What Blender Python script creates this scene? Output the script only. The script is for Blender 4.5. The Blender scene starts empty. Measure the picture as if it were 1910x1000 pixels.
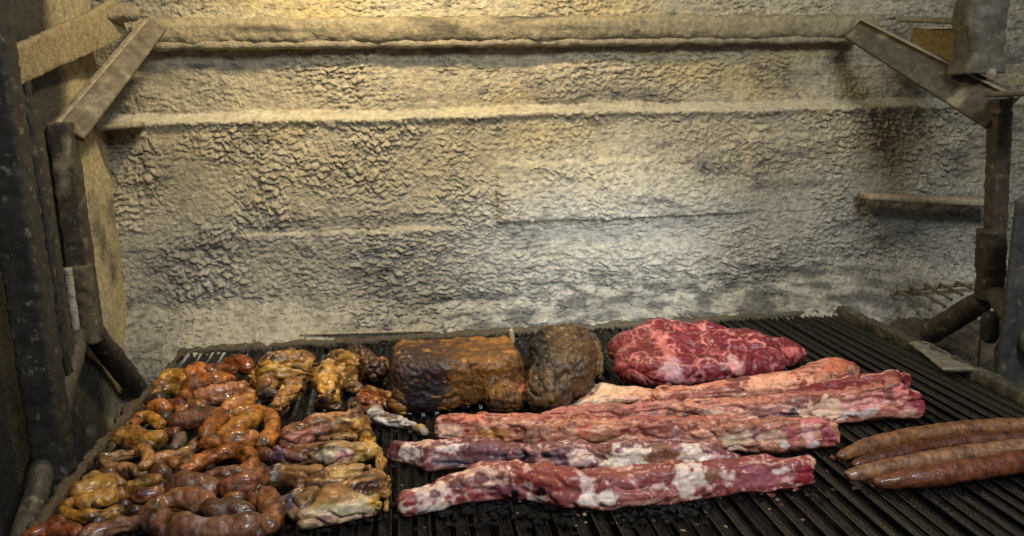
import bpy, math, random
import numpy as np
from mathutils import Matrix, Vector

sc = bpy.context.scene
COL = sc.collection
random.seed(7)
rng = np.random.default_rng(11)

# ------------------------------------------------------------------ camera
F_PX, CX, CY = 1470.0, 955.0, 500.0          # focal length in photograph pixels (1910 wide)
YAW, PITCH, ROLL = math.radians(8.0), math.radians(12.1), -0.020
CAM = np.array([0.0, 0.0, 0.5])
fwd = np.array([math.sin(YAW) * math.cos(PITCH), math.cos(YAW) * math.cos(PITCH), -math.sin(PITCH)])
rgt = np.cross(fwd, [0, 0, 1.0]); rgt /= np.linalg.norm(rgt)
upv = np.cross(rgt, fwd)
r2 = rgt * math.cos(ROLL) + upv * math.sin(ROLL)
u2 = -rgt * math.sin(ROLL) + upv * math.cos(ROLL)
rgt, upv = r2, u2
cd = bpy.data.cameras.new("camera"); cam = bpy.data.objects.new("camera", cd); COL.objects.link(cam)
cd.sensor_width = 36.0; cd.lens = F_PX / 1910.0 * 36.0; cd.clip_start = 0.02; cd.clip_end = 50
cam.matrix_world = Matrix(((rgt[0], upv[0], -fwd[0], CAM[0]), (rgt[1], upv[1], -fwd[1], CAM[1]),
                           (rgt[2], upv[2], -fwd[2], CAM[2]), (0, 0, 0, 1)))
sc.camera = cam

# ------------------------------------------------------------------ light
w = bpy.data.worlds.new("World"); sc.world = w; w.use_nodes = True
w.node_tree.nodes["Background"].inputs[0].default_value = (0.80, 0.90, 1.0, 1)
w.node_tree.nodes["Background"].inputs[1].default_value = 0.13
sc.view_settings.view_transform = 'Standard'; sc.view_settings.look = 'None'
sc.view_settings.exposure = 0.0; sc.view_settings.gamma = 1.0

def lamp(name, kind, loc, target, power, color, **kw):
    l = bpy.data.lights.new(name, kind); l.energy = power; l.color = color
    for k, v in kw.items(): setattr(l, k, v)
    o = bpy.data.objects.new(name, l); COL.objects.link(o); o.location = loc
    d = Vector(target) - Vector(loc); o.rotation_euler = d.to_track_quat('-Z', 'Y').to_euler()
    return o
# warm lamp of the hood, hung above the back of the grill
lamp("hood_lamp", 'SPOT', (0.00, 1.30, 1.14), (0.04, 1.72, 0.35), 36, (1.0, 0.80, 0.48), shadow_soft_size=0.035, spot_size=math.radians(155), spot_blend=1.0)
# daylight of the room, from behind and above the cook
lamp("room_daylight", 'AREA', (0.75, -0.35, 1.75), (0.42, 1.30, 0.0), 30, (0.92, 0.96, 1.0), shape='RECTANGLE', size=0.8, size_y=0.5)
# spot added for the cool bright patch on the lower middle of the back wall
lamp("wall_patch_spot", 'SPOT', (1.1, -0.5, 0.95), (0.44, 1.70, 0.13), 185, (0.88, 0.94, 1.0), shadow_soft_size=0.08, spot_size=math.radians(17), spot_blend=1.0)

# ------------------------------------------------------------------ helpers
def ray(px, py):
    d = fwd + rgt * ((px - CX) / F_PX) - upv * ((py - CY) / F_PX)
    return d
def onY(px, py, Y):
    d = ray(px, py); return CAM + d * ((Y - CAM[1]) / d[1])
def onZ(px, py, z=0.0):
    d = ray(px, py); return CAM + d * ((z - CAM[2]) / d[2])
def mpp(p):                                   # metres per photograph pixel at a point
    return float(np.dot(np.asarray(p) - CAM, fwd)) / F_PX
def s2l(c):
    c = np.asarray(c, float) / 255.0
    return np.where(c <= 0.04045, c / 12.92, ((c + 0.055) / 1.055) ** 2.4)
def sstep(a, b, x):
    t = np.clip((x - a) / (b - a), 0, 1); return t * t * (3 - 2 * t)

PERM = rng.permutation(256); PERM = np.concatenate([PERM, PERM, PERM])
GR = rng.normal(size=(256, 3)); GR /= np.linalg.norm(GR, axis=1)[:, None]
def perlin(p):
    p = np.asarray(p, float); i = np.floor(p).astype(int); f = p - i; i &= 255
    u = f * f * f * (f * (f * 6 - 15) + 10)
    out = 0
    for dx in (0, 1):
        for dy in (0, 1):
            for dz in (0, 1):
                h = PERM[PERM[PERM[(i[:, 0] + dx) & 255] + ((i[:, 1] + dy) & 255)] + ((i[:, 2] + dz) & 255)]
                g = GR[h]
                dot = g[:, 0] * (f[:, 0] - dx) + g[:, 1] * (f[:, 1] - dy) + g[:, 2] * (f[:, 2] - dz)
                wx = u[:, 0] if dx else 1 - u[:, 0]; wy = u[:, 1] if dy else 1 - u[:, 1]; wz = u[:, 2] if dz else 1 - u[:, 2]
                out = out + dot * wx * wy * wz
    return out * 1.5
def fbm(p, o=3, g=0.5):
    a, s, t = 1.0, 0.0, 0.0
    p = np.asarray(p, float)
    for k in range(o):
        s = s + a * perlin(p + 17.3 * k); t += a; p = p * 2.03; a *= g
    return s / t
JIT = rng.random((256, 256, 2))
def worley(q):                                # 2-D: F1, F2 and the id of the nearest cell
    i = np.floor(q).astype(int); f1 = np.full(len(q), 9.0); f2 = np.full(len(q), 9.0)
    for dx in (-1, 0, 1):
        for dy in (-1, 0, 1):
            c = i + [dx, dy]; j = JIT[c[:, 0] & 255, c[:, 1] & 255]
            d = np.hypot(c[:, 0] + j[:, 0] - q[:, 0], c[:, 1] + j[:, 1] - q[:, 1])
            f2 = np.minimum(f2, np.maximum(f1, d)); f1 = np.minimum(f1, d)
    return f1, f2

def mesh_np(name, V, Fq, mat, col=None, parent=None, smooth=True, loc=None):
    V = np.asarray(V, np.float32); me = bpy.data.meshes.new(name)
    if loc is not None: V = V - np.asarray(loc, np.float32)
    Fq = np.asarray(Fq, np.int32); n, k = Fq.shape
    me.vertices.add(len(V)); me.vertices.foreach_set("co", V.ravel())
    me.loops.add(n * k); me.loops.foreach_set("vertex_index", Fq.ravel())
    me.polygons.add(n); me.polygons.foreach_set("loop_start", np.arange(0, n * k, k, dtype=np.int32))
    me.polygons.foreach_set("loop_total", np.full(n, k, np.int32))
    me.update(calc_edges=True)
    me.polygons.foreach_set("use_smooth", np.full(n, smooth, dtype=bool))
    if col is not None:
        a = me.color_attributes.new("Col", 'FLOAT_COLOR', 'POINT')
        c = np.ones((len(V), 4), np.float32); c[:, :3] = np.clip(col, 0, 1); a.data.foreach_set("color", c.ravel())
    if mat: me.materials.append(mat)
    o = bpy.data.objects.new(name, me); COL.objects.link(o)
    if loc is not None: o.location = loc
    if parent: o.parent = parent
    return o
def tag(o, label=None, cat=None, group=None, kind=None):
    if label: o["label"] = label
    if cat: o["category"] = cat
    if group: o["group"] = group
    if kind: o["kind"] = kind
    return o
def empty(name, loc=(0, 0, 0)):
    o = bpy.data.objects.new(name, None); COL.objects.link(o); o.location = loc; o.empty_display_size = 0.05
    return o
def vnormals(V, Fq):
    a = V[Fq[:, 2]] - V[Fq[:, 0]]; b = V[Fq[:, 3]] - V[Fq[:, 1]]; n = np.cross(a, b)
    N = np.zeros_like(V)
    for k in range(4): np.add.at(N, Fq[:, k], n)
    return N / (np.linalg.norm(N, axis=1)[:, None] + 1e-12)

# surface nets on a sampled field
def surface_nets(Fd, org, h):
    ins = Fd < 0; nx, ny, nz = Fd.shape
    cs = [(a, b, c) for a in (0, 1) for b in (0, 1) for c in (0, 1)]
    cnt = np.zeros((nx - 1, ny - 1, nz - 1), np.int8)
    for a, b, c in cs: cnt += ins[a:nx - 1 + a, b:ny - 1 + b, c:nz - 1 + c]
    act = (cnt > 0) & (cnt < 8); idx = np.argwhere(act)
    vid = np.full(act.shape, -1, np.int64); vid[act] = np.arange(len(idx))
    val = {c: Fd[idx[:, 0] + c[0], idx[:, 1] + c[1], idx[:, 2] + c[2]] for c in cs}
    P = np.zeros((len(idx), 3)); W = np.zeros(len(idx))
    for c in cs:
        for ax in range(3):
            if c[ax] == 0:
                d = list(c); d[ax] = 1; d = tuple(d)
                v0, v1 = val[c], val[d]; m = (v0 < 0) != (v1 < 0)
                t = np.where(m, v0 / np.where(m, v0 - v1, 1), 0)
                pos = np.tile(np.array(c, float), (len(idx), 1)); pos[:, ax] = t
                P += pos * m[:, None]; W += m
    V = (idx + P / W[:, None]) * h + org
    Q = []
    for ax in range(3):
        b, c = (ax + 1) % 3, (ax + 2) % 3
        sl0 = [slice(None)] * 3; sl1 = [slice(None)] * 3; sl0[ax] = slice(0, -1); sl1[ax] = slice(1, None)
        A, B = ins[tuple(sl0)], ins[tuple(sl1)]
        e = np.argwhere(A != B); e = e[(e[:, b] > 0) & (e[:, c] > 0) & (e[:, b] < Fd.shape[b] - 1) & (e[:, c] < Fd.shape[c] - 1)]
        s = A[e[:, 0], e[:, 1], e[:, 2]]
        def at(db, dc):
            q = e.copy(); q[:, b] += db; q[:, c] += dc; return vid[q[:, 0], q[:, 1], q[:, 2]]
        q = np.stack([at(-1, -1), at(0, -1), at(0, 0), at(-1, 0)], 1)
        q[~s] = q[~s][:, ::-1]; Q.append(q)
    return V, np.concatenate(Q)

# soft union of tapered capsules.  prim = (a, b, ra, rb, colour, zscale)
def blend_mesh(prims, h=0.0028, k=0.008, floor=0.0, disp=None, warp=None):
    lo = np.min([np.minimum(np.asarray(p[0]) - max(p[2], p[3]) * 1.25, np.asarray(p[1]) - max(p[2], p[3]) * 1.25) for p in prims], 0) - 0.012
    hi = np.max([np.maximum(np.asarray(p[0]) + max(p[2], p[3]) * 1.25, np.asarray(p[1]) + max(p[2], p[3]) * 1.25) for p in prims], 0) + 0.012
    lo[2] = max(lo[2], floor - 0.006)
    n = np.ceil((hi - lo) / h).astype(int) + 1
    ax = [lo[i] + np.arange(n[i]) * h for i in range(3)]
    X = np.stack(np.meshgrid(*ax, indexing='ij'), -1).reshape(-1, 3)
    def dist(P, p):
        if len(p) == 7:
            q = np.abs(P - np.asarray(p[6][0])) - (np.asarray(p[6][1]) - p[2])
            return np.sqrt((np.maximum(q, 0) ** 2).sum(1)) + np.minimum(q.max(1), 0) - p[2]
        a, b, ra, rb, _, zs = p; a = np.asarray(a, float); b = np.asarray(b, float)
        ab = b - a; L2 = float(ab @ ab) + 1e-12
        t = np.clip(((P - a) @ ab) / L2, 0, 1); q = P - a - t[:, None] * ab
        q[:, 2] /= zs
        return np.sqrt((q * q).sum(1)) - (ra + (rb - ra) * t)
    def field(P):
        d = None
        for p in prims:
            e = dist(P, p)
            if d is None: d = e
            else:
                hh = np.clip(0.5 + 0.5 * (d - e) / k, 0, 1); d = d + (e - d) * hh - k * hh * (1 - hh)
        return d
    d = field(X)
    if warp is not None: d = d + warp(X)
    d = np.maximum(d, floor - X[:, 2])
    V, Q = surface_nets(d.reshape(n), lo, h)
    ws = np.stack([dist(V, p) for p in prims], 1); ws = np.exp(-np.clip(ws - ws.min(1)[:, None], 0, 1) / 0.0035)
    C = (ws @ np.array([s2l(p[4]) for p in prims])) / ws.sum(1)[:, None]
    if disp is not None:
        N = vnormals(V, Q); D = disp(V, N)
        D = D * sstep(floor, floor + 0.006, V[:, 2])
        V = V + N * D[:, None]
    return V, Q, C

def catmull(P, n):
    P = np.asarray(P, float); m = len(P)
    if m == 2: return P[0] + (P[1] - P[0]) * np.linspace(0, 1, n)[:, None]
    E = np.vstack([2 * P[0] - P[1], P, 2 * P[-1] - P[-2]])
    seg = np.linalg.norm(np.diff(P[:, :3], axis=0), axis=1); cum = np.concatenate([[0], np.cumsum(seg)]); s = np.linspace(0, cum[-1], n)
    i = np.clip(np.searchsorted(cum, s, side='right') - 1, 0, m - 2); t = ((s - cum[i]) / seg[i])[:, None]
    p0, p1, p2, p3 = E[i], E[i + 1], E[i + 2], E[i + 3]
    return 0.5 * (2 * p1 + (p2 - p0) * t + (2 * p0 - 5 * p1 + 4 * p2 - p3) * t ** 2 + (3 * p1 - p0 - 3 * p2 + p3) * t ** 3)
# swept bar or tube. pts rows: x,y,z,half_w,half_h ; n = superellipse exponent
def sweep(pts, n=2.0, up=(0, 0, 1), step=0.004, seg=28, cap='round', amp=0.0, freq=60, lump=0.0, lfreq=14, seed=0.0, crease=0.0, cfreq=45):
    pts = np.asarray(pts, float); L = np.linalg.norm(np.diff(pts[:, :3], axis=0), axis=1).sum()
    m = max(8, int(L / step)); S = catmull(pts, m)
    c, hw, hh = S[:, :3], S[:, 3].copy(), S[:, 4].copy()
    if cap == 'round':
        s = np.linspace(0, L, m); e = np.maximum(np.minimum(hw, hh), 1e-4)
        # concentrate rings at the ends
        u = np.linspace(0, 1, m); u = u - 0.10 * np.sin(2 * np.pi * u) * 0.9
        S = np.stack([np.interp(u, np.linspace(0, 1, m), S[:, k]) for k in range(5)], 1)
        c, hw, hh = S[:, :3], S[:, 3].copy(), S[:, 4].copy(); s = u * L
        e = np.minimum(np.minimum(hw, hh) * 1.15, L * 0.45)
        x = np.clip(np.minimum(s, L - s) / e, 0, 1); f = np.sqrt(np.clip(1 - (1 - x) ** 2, 0.0009, 1))
        hw *= f; hh *= f
    T = np.gradient(c, axis=0); T /= np.linalg.norm(T, axis=1)[:, None] + 1e-12
    U0 = np.asarray(up, float); A = np.cross(T, U0); A /= np.linalg.norm(A, axis=1)[:, None] + 1e-12; B = np.cross(A, T)
    th = np.linspace(0, 2 * np.pi, seg, endpoint=False)
    if n > 3: th = th + 0.0
    ct, st = np.cos(th), np.sin(th)
    cx = np.sign(ct) * np.abs(ct) ** (2 / n); cy = np.sign(st) * np.abs(st) ** (2 / n)
    V = c[:, None, :] + A[:, None, :] * (hw[:, None] * cx)[:, :, None] + B[:, None, :] * (hh[:, None] * cy)[:, :, None]
    V = V.reshape(-1, 3)
    i = np.arange(m - 1)[:, None] * seg; j = np.arange(seg)[None]; j2 = (j + 1) % seg
    Q = np.stack([i + j, i + j2, i + seg + j2, i + seg + j], -1).reshape(-1, 4)
    Q = Q[:, ::-1]
    # end caps
    V = np.vstack([V, c[0], c[-1]]); a = len(V) - 2
    jj = np.arange(seg); c0 = np.stack([np.full(seg, a), jj, (jj + 1) % seg, (jj + 1) % seg], 1)
    b0 = (m - 1) * seg; c1 = np.stack([np.full(seg, a + 1), b0 + (jj + 1) % seg, b0 + jj, b0 + jj], 1)
    N = vnormals(V, Q)
    D = 0
    if amp: D = D + amp * fbm(V * freq + seed, 3)
    if lump: D = D + lump * perlin(V * lfreq + seed + 31)
    if crease: D = D - crease * (1 - sstep(0.0, 0.14, np.abs(fbm(V * cfreq + seed + 5, 2))))
    if amp or lump: V = V + N * np.reshape(D, (-1, 1))
    tri = np.vstack([c0[:, :3], c1[:, :3]])
    return V, Q, tri
def mesh_mixed(name, V, Q, tri, mat, col=None, parent=None, loc=None):
    # quads plus cap triangles
    V = np.asarray(V, np.float32); me = bpy.data.meshes.new(name)
    if loc is not None: V = V - np.asarray(loc, np.float32)
    nl = len(Q) * 4 + len(tri) * 3
    me.vertices.add(len(V)); me.vertices.foreach_set("co", V.ravel()); me.loops.add(nl)
    me.loops.foreach_set("vertex_index", np.concatenate([Q.ravel(), tri.ravel()]).astype(np.int32))
    me.polygons.add(len(Q) + len(tri))
    me.polygons.foreach_set("loop_start", np.concatenate([np.arange(len(Q)) * 4, len(Q) * 4 + np.arange(len(tri)) * 3]).astype(np.int32))
    me.polygons.foreach_set("loop_total", np.concatenate([np.full(len(Q), 4), np.full(len(tri), 3)]).astype(np.int32))
    me.update(calc_edges=True); me.polygons.foreach_set("use_smooth", np.ones(len(Q) + len(tri), dtype=bool))
    if col is not None:
        a = me.color_attributes.new("Col", 'FLOAT_COLOR', 'POINT')
        cc = np.ones((len(V), 4), np.float32); cc[:, :3] = np.clip(col, 0, 1); a.data.foreach_set("color", cc.ravel())
    me.materials.append(mat); o = bpy.data.objects.new(name, me); COL.objects.link(o)
    if loc is not None: o.location = loc
    if parent: o.parent = parent
    return o

# ------------------------------------------------------------------ materials
def nodes(name):
    m = bpy.data.materials.new(name); m.use_nodes = True; nt = m.node_tree
    return m, nt, nt.nodes["Principled BSDF"]
def nd(nt, typ, **kw):
    n = nt.nodes.new(typ)
    for k, v in kw.items():
        if hasattr(n, k): setattr(n, k, v)
        else: n.inputs[k].default_value = v
    return n
def mat_attr(name, rough=0.5, rvar=0.15, spec=0.5, coat=0.0, var=0.35, vscale=90, bump=0.3, bscale=220, bdist=0.002, sss=0.0, tint=None, tscale=40, tlo=0.5, thi=0.6, squash=None, pos=False, metal=0.0, crough=0.2):
    """vertex colour x procedural variation, with a second tint in noise patches and fine relief"""
    m, nt, b = nodes(name); L = nt.links.new
    at = nd(nt, 'ShaderNodeAttribute', attribute_name='Col'); tc = nd(nt, 'ShaderNodeTexCoord')
    co = tc.outputs['Object']
    if pos: co = nd(nt, 'ShaderNodeNewGeometry').outputs['Position']
    b.inputs['Metallic'].default_value = metal
    if squash:
        mp = nd(nt, 'ShaderNodeMapping'); mp.inputs['Scale'].default_value = squash; L(co, mp.inputs[0]); co = mp.outputs[0]
    n1 = nd(nt, 'ShaderNodeTexNoise', Scale=vscale, Detail=5.0, Roughness=0.62); L(co, n1.inputs['Vector'])
    r1 = nd(nt, 'ShaderNodeMapRange'); r1.inputs[1].default_value = 0.3; r1.inputs[2].default_value = 0.7
    r1.inputs[3].default_value = 1 - var; r1.inputs[4].default_value = 1 + var; L(n1.outputs[0], r1.inputs[0])
    mx = nd(nt, 'ShaderNodeMix', data_type='RGBA', blend_type='MULTIPLY'); mx.inputs[0].default_value = 1
    L(at.outputs['Color'], mx.inputs[6]); L(r1.outputs[0], mx.inputs[7]); out = mx.outputs[2]
    if tint is not None:
        n2 = nd(nt, 'ShaderNodeTexNoise', Scale=tscale, Detail=4.0, Roughness=0.6); L(co, n2.inputs['Vector'])
        r2_ = nd(nt, 'ShaderNodeMapRange'); r2_.inputs[1].default_value = tlo; r2_.inputs[2].default_value = thi; L(n2.outputs[0], r2_.inputs[0])
        m2 = nd(nt, 'ShaderNodeMix', data_type='RGBA'); L(r2_.outputs[0], m2.inputs[0]); L(out, m2.inputs[6])
        m2.inputs[7].default_value = (*s2l(tint), 1); out = m2.outputs[2]
    L(out, b.inputs['Base Color'])
    n3 = nd(nt, 'ShaderNodeTexNoise', Scale=vscale * 0.6, Detail=3.0); L(co, n3.inputs['Vector'])
    r3 = nd(nt, 'ShaderNodeMapRange'); r3.inputs[1].default_value = 0.35; r3.inputs[2].default_value = 0.65
    r3.inputs[3].default_value = max(0.05, rough - rvar); r3.inputs[4].default_value = min(1, rough + rvar); L(n3.outputs[0], r3.inputs[0]); L(r3.outputs[0], b.inputs['Roughness'])
    b.inputs['Specular IOR Level'].default_value = spec; b.inputs['Coat Weight'].default_value = coat; b.inputs['Coat Roughness'].default_value = crough
    if sss: b.inputs['Subsurface Weight'].default_value = sss; b.inputs['Subsurface Radius'].default_value = (0.008, 0.003, 0.002); b.inputs['Subsurface Scale'].default_value = 1.0
    n4 = nd(nt, 'ShaderNodeTexNoise', Scale=bscale, Detail=4.0, Roughness=0.6); L(co, n4.inputs['Vector'])
    bp = nd(nt, 'ShaderNodeBump', Strength=bump, Distance=bdist); L(n4.outputs[0], bp.inputs['Height']); L(bp.outputs[0], b.inputs['Normal'])
    return m
M = {}
M['ash'] = mat_attr('ash_crust', rough=0.7, rvar=0.14, spec=0.35, var=0.34, vscale=95, bump=0.8, bscale=210, bdist=0.004)
M['soot'] = mat_attr('sooty_iron', rough=0.6, rvar=0.2, spec=0.4, var=0.45, vscale=60, bump=0.6, bscale=180, bdist=0.002, tint=(120, 112, 92), tscale=55, tlo=0.60, thi=0.72)
M['raw'] = mat_attr('raw_meat', rough=0.42, rvar=0.18, spec=0.5, coat=0.28, var=0.38, vscale=150, bump=0.6, bscale=200, bdist=0.003, sss=0.05)
M['roast'] = mat_attr('roast_crust', rough=0.45, rvar=0.2, spec=0.5, coat=0.12, var=0.5, vscale=120, bump=0.8, bscale=200, bdist=0.003)
M['skin'] = mat_attr('grilled_skin', rough=0.38, rvar=0.18, spec=0.5, coat=0.25, var=0.38, vscale=100, bump=0.5, bscale=220, bdist=0.002, sss=0.05)
M['sausage'] = mat_attr('sausage_casing', rough=0.36, rvar=0.2, spec=0.5, coat=0.45, var=0.6, vscale=110, bump=0.75, bscale=170, bdist=0.003, sss=0.02, crough=0.12)
M['iron'] = mat_attr('greasy_grate_iron', rough=0.42, rvar=0.2, spec=0.5, var=0.55, vscale=90, bump=0.7, bscale=230, bdist=0.0015, pos=True)
M['char'] = mat_attr('charred_crumb', rough=0.75, rvar=0.2, spec=0.15, var=0.5, vscale=120, bump=0.6, bscale=200, bdist=0.002)
M['steel'] = mat_attr('greasy_steel', rough=0.35, rvar=0.2, var=0.4, vscale=60, bump=0.6, bscale=120, metal=0.8)
def flat(n, c): return np.tile(s2l(c), (n, 1))

# ------------------------------------------------------------------ the back wall, thick with ash and grease
YW = 1.72
XC = float(onY(228, 450, YW)[0])                    # left corner
zpx = lambda px, py: float(onY(px, py, YW)[2])
xpx = lambda px, py: float(onY(px, py, YW)[0])
Z_LEDGE, Z_LIP = zpx(900, 212), zpx(1150, 403)
GX0, GX1 = XC - 0.06, 1.62
def build_wall():
    nx, nz = 1080, 420
    x = np.linspace(GX0, GX1, nx); z = np.linspace(-0.17, 0.80, nz)
    Xg, Zg = np.meshgrid(x, z, indexing='ij'); X, Z = Xg.ravel(), Zg.ravel(); o = np.zeros_like(X)
    p3 = np.stack([X, o, Z], 1)
    wav = 0.008 * fbm(p3 * [2.2, 1, 3] + 5, 2) + 0.0035 * fbm(p3 * [22, 1, 3] + 5, 3)
    zl = Z_LEDGE + wav * 0.8
    d = -0.026 * sstep(zl - 0.003, zl + 0.017 + 0.012 * fbm(p3 * [7, 1, 3] + 90, 2), Z)                             # wall above the ledge stands back
    d += 0.009 * np.exp(-((Z - zl + 0.004) / 0.009) ** 2)                      # drooping lip of the ledge
    x0, x1 = xpx(930, 405), xpx(1480, 380)
    m_lip = sstep(x0 - 0.01, x0 + 0.015, X) * (1 - sstep(x1 - 0.25, x1, X))
    zz = Z - (Z_LIP + wav * 0.35)
    d += 0.011 * m_lip * sstep(-0.004, 0.003, zz) * (1 - sstep(0.02, 0.12, zz))
    x0b, x1b = xpx(430, 430), xpx(900, 410)
    m_b = sstep(x0b, x0b + 0.06, X) * (1 - sstep(x1b - 0.15, x1b, X)); zb = Z - zpx(650, 428) - wav * 0.4
    d += 0.006 * m_b * (1 - sstep(-0.006, 0.004, zb)) * sstep(-0.09, -0.01, zb)
    # baked patches standing proud with stepped edges
    for (a, b, c, e, hgt) in ((925, 300, 1230, 400, 0.006), (1390, 250, 1560, 330, 0.008), (480, 215, 560, 390, 0.004), (1000, 120, 1110, 175, 0.006)):
        ax, bx = xpx(a, (b + e) / 2), xpx(c, (b + e) / 2); az, bz = zpx((a + c) / 2, e), zpx((a + c) / 2, b)
        wob = 0.012 * fbm(p3 * 28 + a, 2)
        d += hgt * sstep(ax - 0.004, ax + 0.006, X + wob) * (1 - sstep(bx - 0.05, bx, X)) * sstep(az - 0.03, az, Z) * (1 - sstep(bz - 0.005, bz + 0.005, Z + wob))
    # foot of the wall runs out onto the grate
    foot = 1 - sstep(-0.05, 0.085 + 0.04 * sstep(0.7, 1.2, X), Z + 0.03 * fbm(p3 * 6 + 2, 2))
    d += 0.10 * foot * (0.55 + 0.45 * np.maximum(sstep(0.55, 0.95, X), 1 - sstep(-0.4, -0.1, X)))
    d += 0.010 * fbm(p3 * [3.5, 1, 5], 3)
    # scales
    st = 0.62 + 0.38 * sstep(0.30, 0.42, Z) + 0.25 * (1 - sstep(-0.25, 0.0, X)) + 0.25 * sstep(0.75, 1.0, X)  # x squash: long scales low in the middle
    st = np.clip(st, 0.5, 1)
    def billow(q, o=4, g=0.55):
        aa, ss, tt = 1.0, 0.0, 0.0
        for k in range(o):
            ss = ss + aa * np.sqrt(perlin(q + 13.7 * k) ** 2 + 0.0006); tt += aa; q = q * 1.97; aa *= g
        return ss / tt * 2.2
    wp = p3 + 0.012 * np.stack([fbm(p3 * 24 + 3, 2), o, fbm(p3 * 24 + 40, 2)], 1)
    domeA = billow(wp * [52, 1, 74] + 3); domeB = billow(wp * [34, 1, 100] + 9); domeC = billow(wp * [120, 1, 150] + 4, 2)
    big = 0.8
    long_ = (1 - sstep(0.20, 0.30, Z)) * sstep(-0.30, -0.05, X) * (1 - sstep(0.85, 1.05, X)) + sstep(Z_LEDGE, Z_LEDGE + 0.02, Z) * 0.6
    long_ = np.clip(long_, 0, 1)
    bump = domeA * (1 - long_) + domeB * long_
    amp = 0.35 + 1.15 * sstep(-0.35, 0.45, fbm(p3 * 6 + 60, 3))
    smooth = np.exp(-((Z - zl - 0.006) / 0.010) ** 2) * 0.7                    # ledge top is smooth dust
    smooth = np.maximum(smooth, 0.55 * np.exp(-((Z - Z_LIP + 0.055) / 0.035) ** 2) * sstep(0.1, 0.3, X) * (1 - sstep(0.75, 0.95, X)))
    xq, zq = xpx(690, 640), zpx(690, 640)
    amp = np.maximum(amp, 1.05 * (1 - sstep(0.14, 0.22, Z)) * sstep(-0.35, 0.0, X))
    amp = amp * (1 - smooth)
    d += amp * (0.0070 * bump + 0.0028 * domeC) + 0.0015 * amp * fbm(p3 * 140, 2)
    droop = amp * 0.0052 * bump
    V = np.stack([X, YW - d, Z - droop], 1)
    i = np.arange(nx - 1)[:, None] * nz + np.arange(nz - 1)[None]
    Q = np.stack([i, i + nz, i + nz + 1, i + 1], -1).reshape(-1, 4)
    # stains, with the warm and cool light painted in: yellow grease high up, grey ash low, soot streaks
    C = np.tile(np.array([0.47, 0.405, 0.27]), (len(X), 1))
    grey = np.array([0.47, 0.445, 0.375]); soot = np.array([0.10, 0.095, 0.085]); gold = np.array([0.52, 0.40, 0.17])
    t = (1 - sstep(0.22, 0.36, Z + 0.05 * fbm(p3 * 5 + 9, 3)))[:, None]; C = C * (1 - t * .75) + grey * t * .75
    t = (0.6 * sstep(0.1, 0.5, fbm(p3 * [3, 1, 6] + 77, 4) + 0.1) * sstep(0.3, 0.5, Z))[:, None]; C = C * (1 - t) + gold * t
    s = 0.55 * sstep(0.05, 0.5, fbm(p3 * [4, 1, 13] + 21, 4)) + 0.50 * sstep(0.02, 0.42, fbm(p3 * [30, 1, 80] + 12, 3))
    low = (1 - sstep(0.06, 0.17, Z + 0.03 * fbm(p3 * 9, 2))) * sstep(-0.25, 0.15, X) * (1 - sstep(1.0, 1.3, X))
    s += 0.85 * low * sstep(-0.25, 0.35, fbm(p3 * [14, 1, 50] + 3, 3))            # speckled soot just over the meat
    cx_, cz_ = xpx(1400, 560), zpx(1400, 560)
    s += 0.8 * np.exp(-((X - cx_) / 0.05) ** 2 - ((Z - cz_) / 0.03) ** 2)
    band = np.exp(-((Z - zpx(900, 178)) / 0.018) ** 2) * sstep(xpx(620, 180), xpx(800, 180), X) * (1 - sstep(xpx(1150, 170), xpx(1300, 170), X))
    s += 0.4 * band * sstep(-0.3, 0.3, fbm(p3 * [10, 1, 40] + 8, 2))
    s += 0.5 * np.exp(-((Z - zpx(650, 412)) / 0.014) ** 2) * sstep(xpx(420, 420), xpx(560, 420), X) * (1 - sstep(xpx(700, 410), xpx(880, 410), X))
    s += 0.6 * sstep(0.85, 1.35, X) * (0.5 + fbm(p3 * 6 + 1, 2)) + 0.75 * (1 - sstep(XC, XC + 0.28, X)) * (0.5 + fbm(p3 * 6 + 4, 2))  # vignette shade put into the wall colour at both ends
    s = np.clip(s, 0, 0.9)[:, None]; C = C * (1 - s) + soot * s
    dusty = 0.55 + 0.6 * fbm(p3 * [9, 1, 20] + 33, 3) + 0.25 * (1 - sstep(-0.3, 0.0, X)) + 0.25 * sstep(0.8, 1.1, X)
    t = (0.75 * np.clip(dusty, 0, 1) * np.exp(-((Z - zl - 0.006) / 0.010) ** 2))[:, None]; C = C * (1 - t) + np.array([0.60, 0.55, 0.42]) * t   # pale dust on the ledge, its lit top also painted brighter
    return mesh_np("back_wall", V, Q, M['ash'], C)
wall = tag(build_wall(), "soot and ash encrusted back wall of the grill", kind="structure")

def part_bar(name, pts, parent, mat, colour, n=2.0, up=(0, 0, 1), amp=0.0015, freq=70, lump=0.0, lfreq=18, seed=0, seg=28, step=0.005, cap='flat', spots=None):
    V, Q, T = sweep(pts, n=n, up=up, amp=amp, freq=freq, lump=lump, lfreq=lfreq, seed=seed, seg=seg, step=step, cap=cap)
    C = flat(len(V), colour)
    if spots is not None:
        c2, lo, hi, fr = spots
        t = sstep(lo, hi, fbm(V * fr + seed, 3))[:, None]; C = C * (1 - t) + s2l(c2) * t
    return mesh_mixed(name, V, Q, T, mat, C, parent)
def R(p, hw, hh): return [*p, hw, hh]

ASH, ASHD, IRON, DARK = (158, 148, 122), (120, 110, 88), (74, 66, 54), (46, 42, 37)
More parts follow.
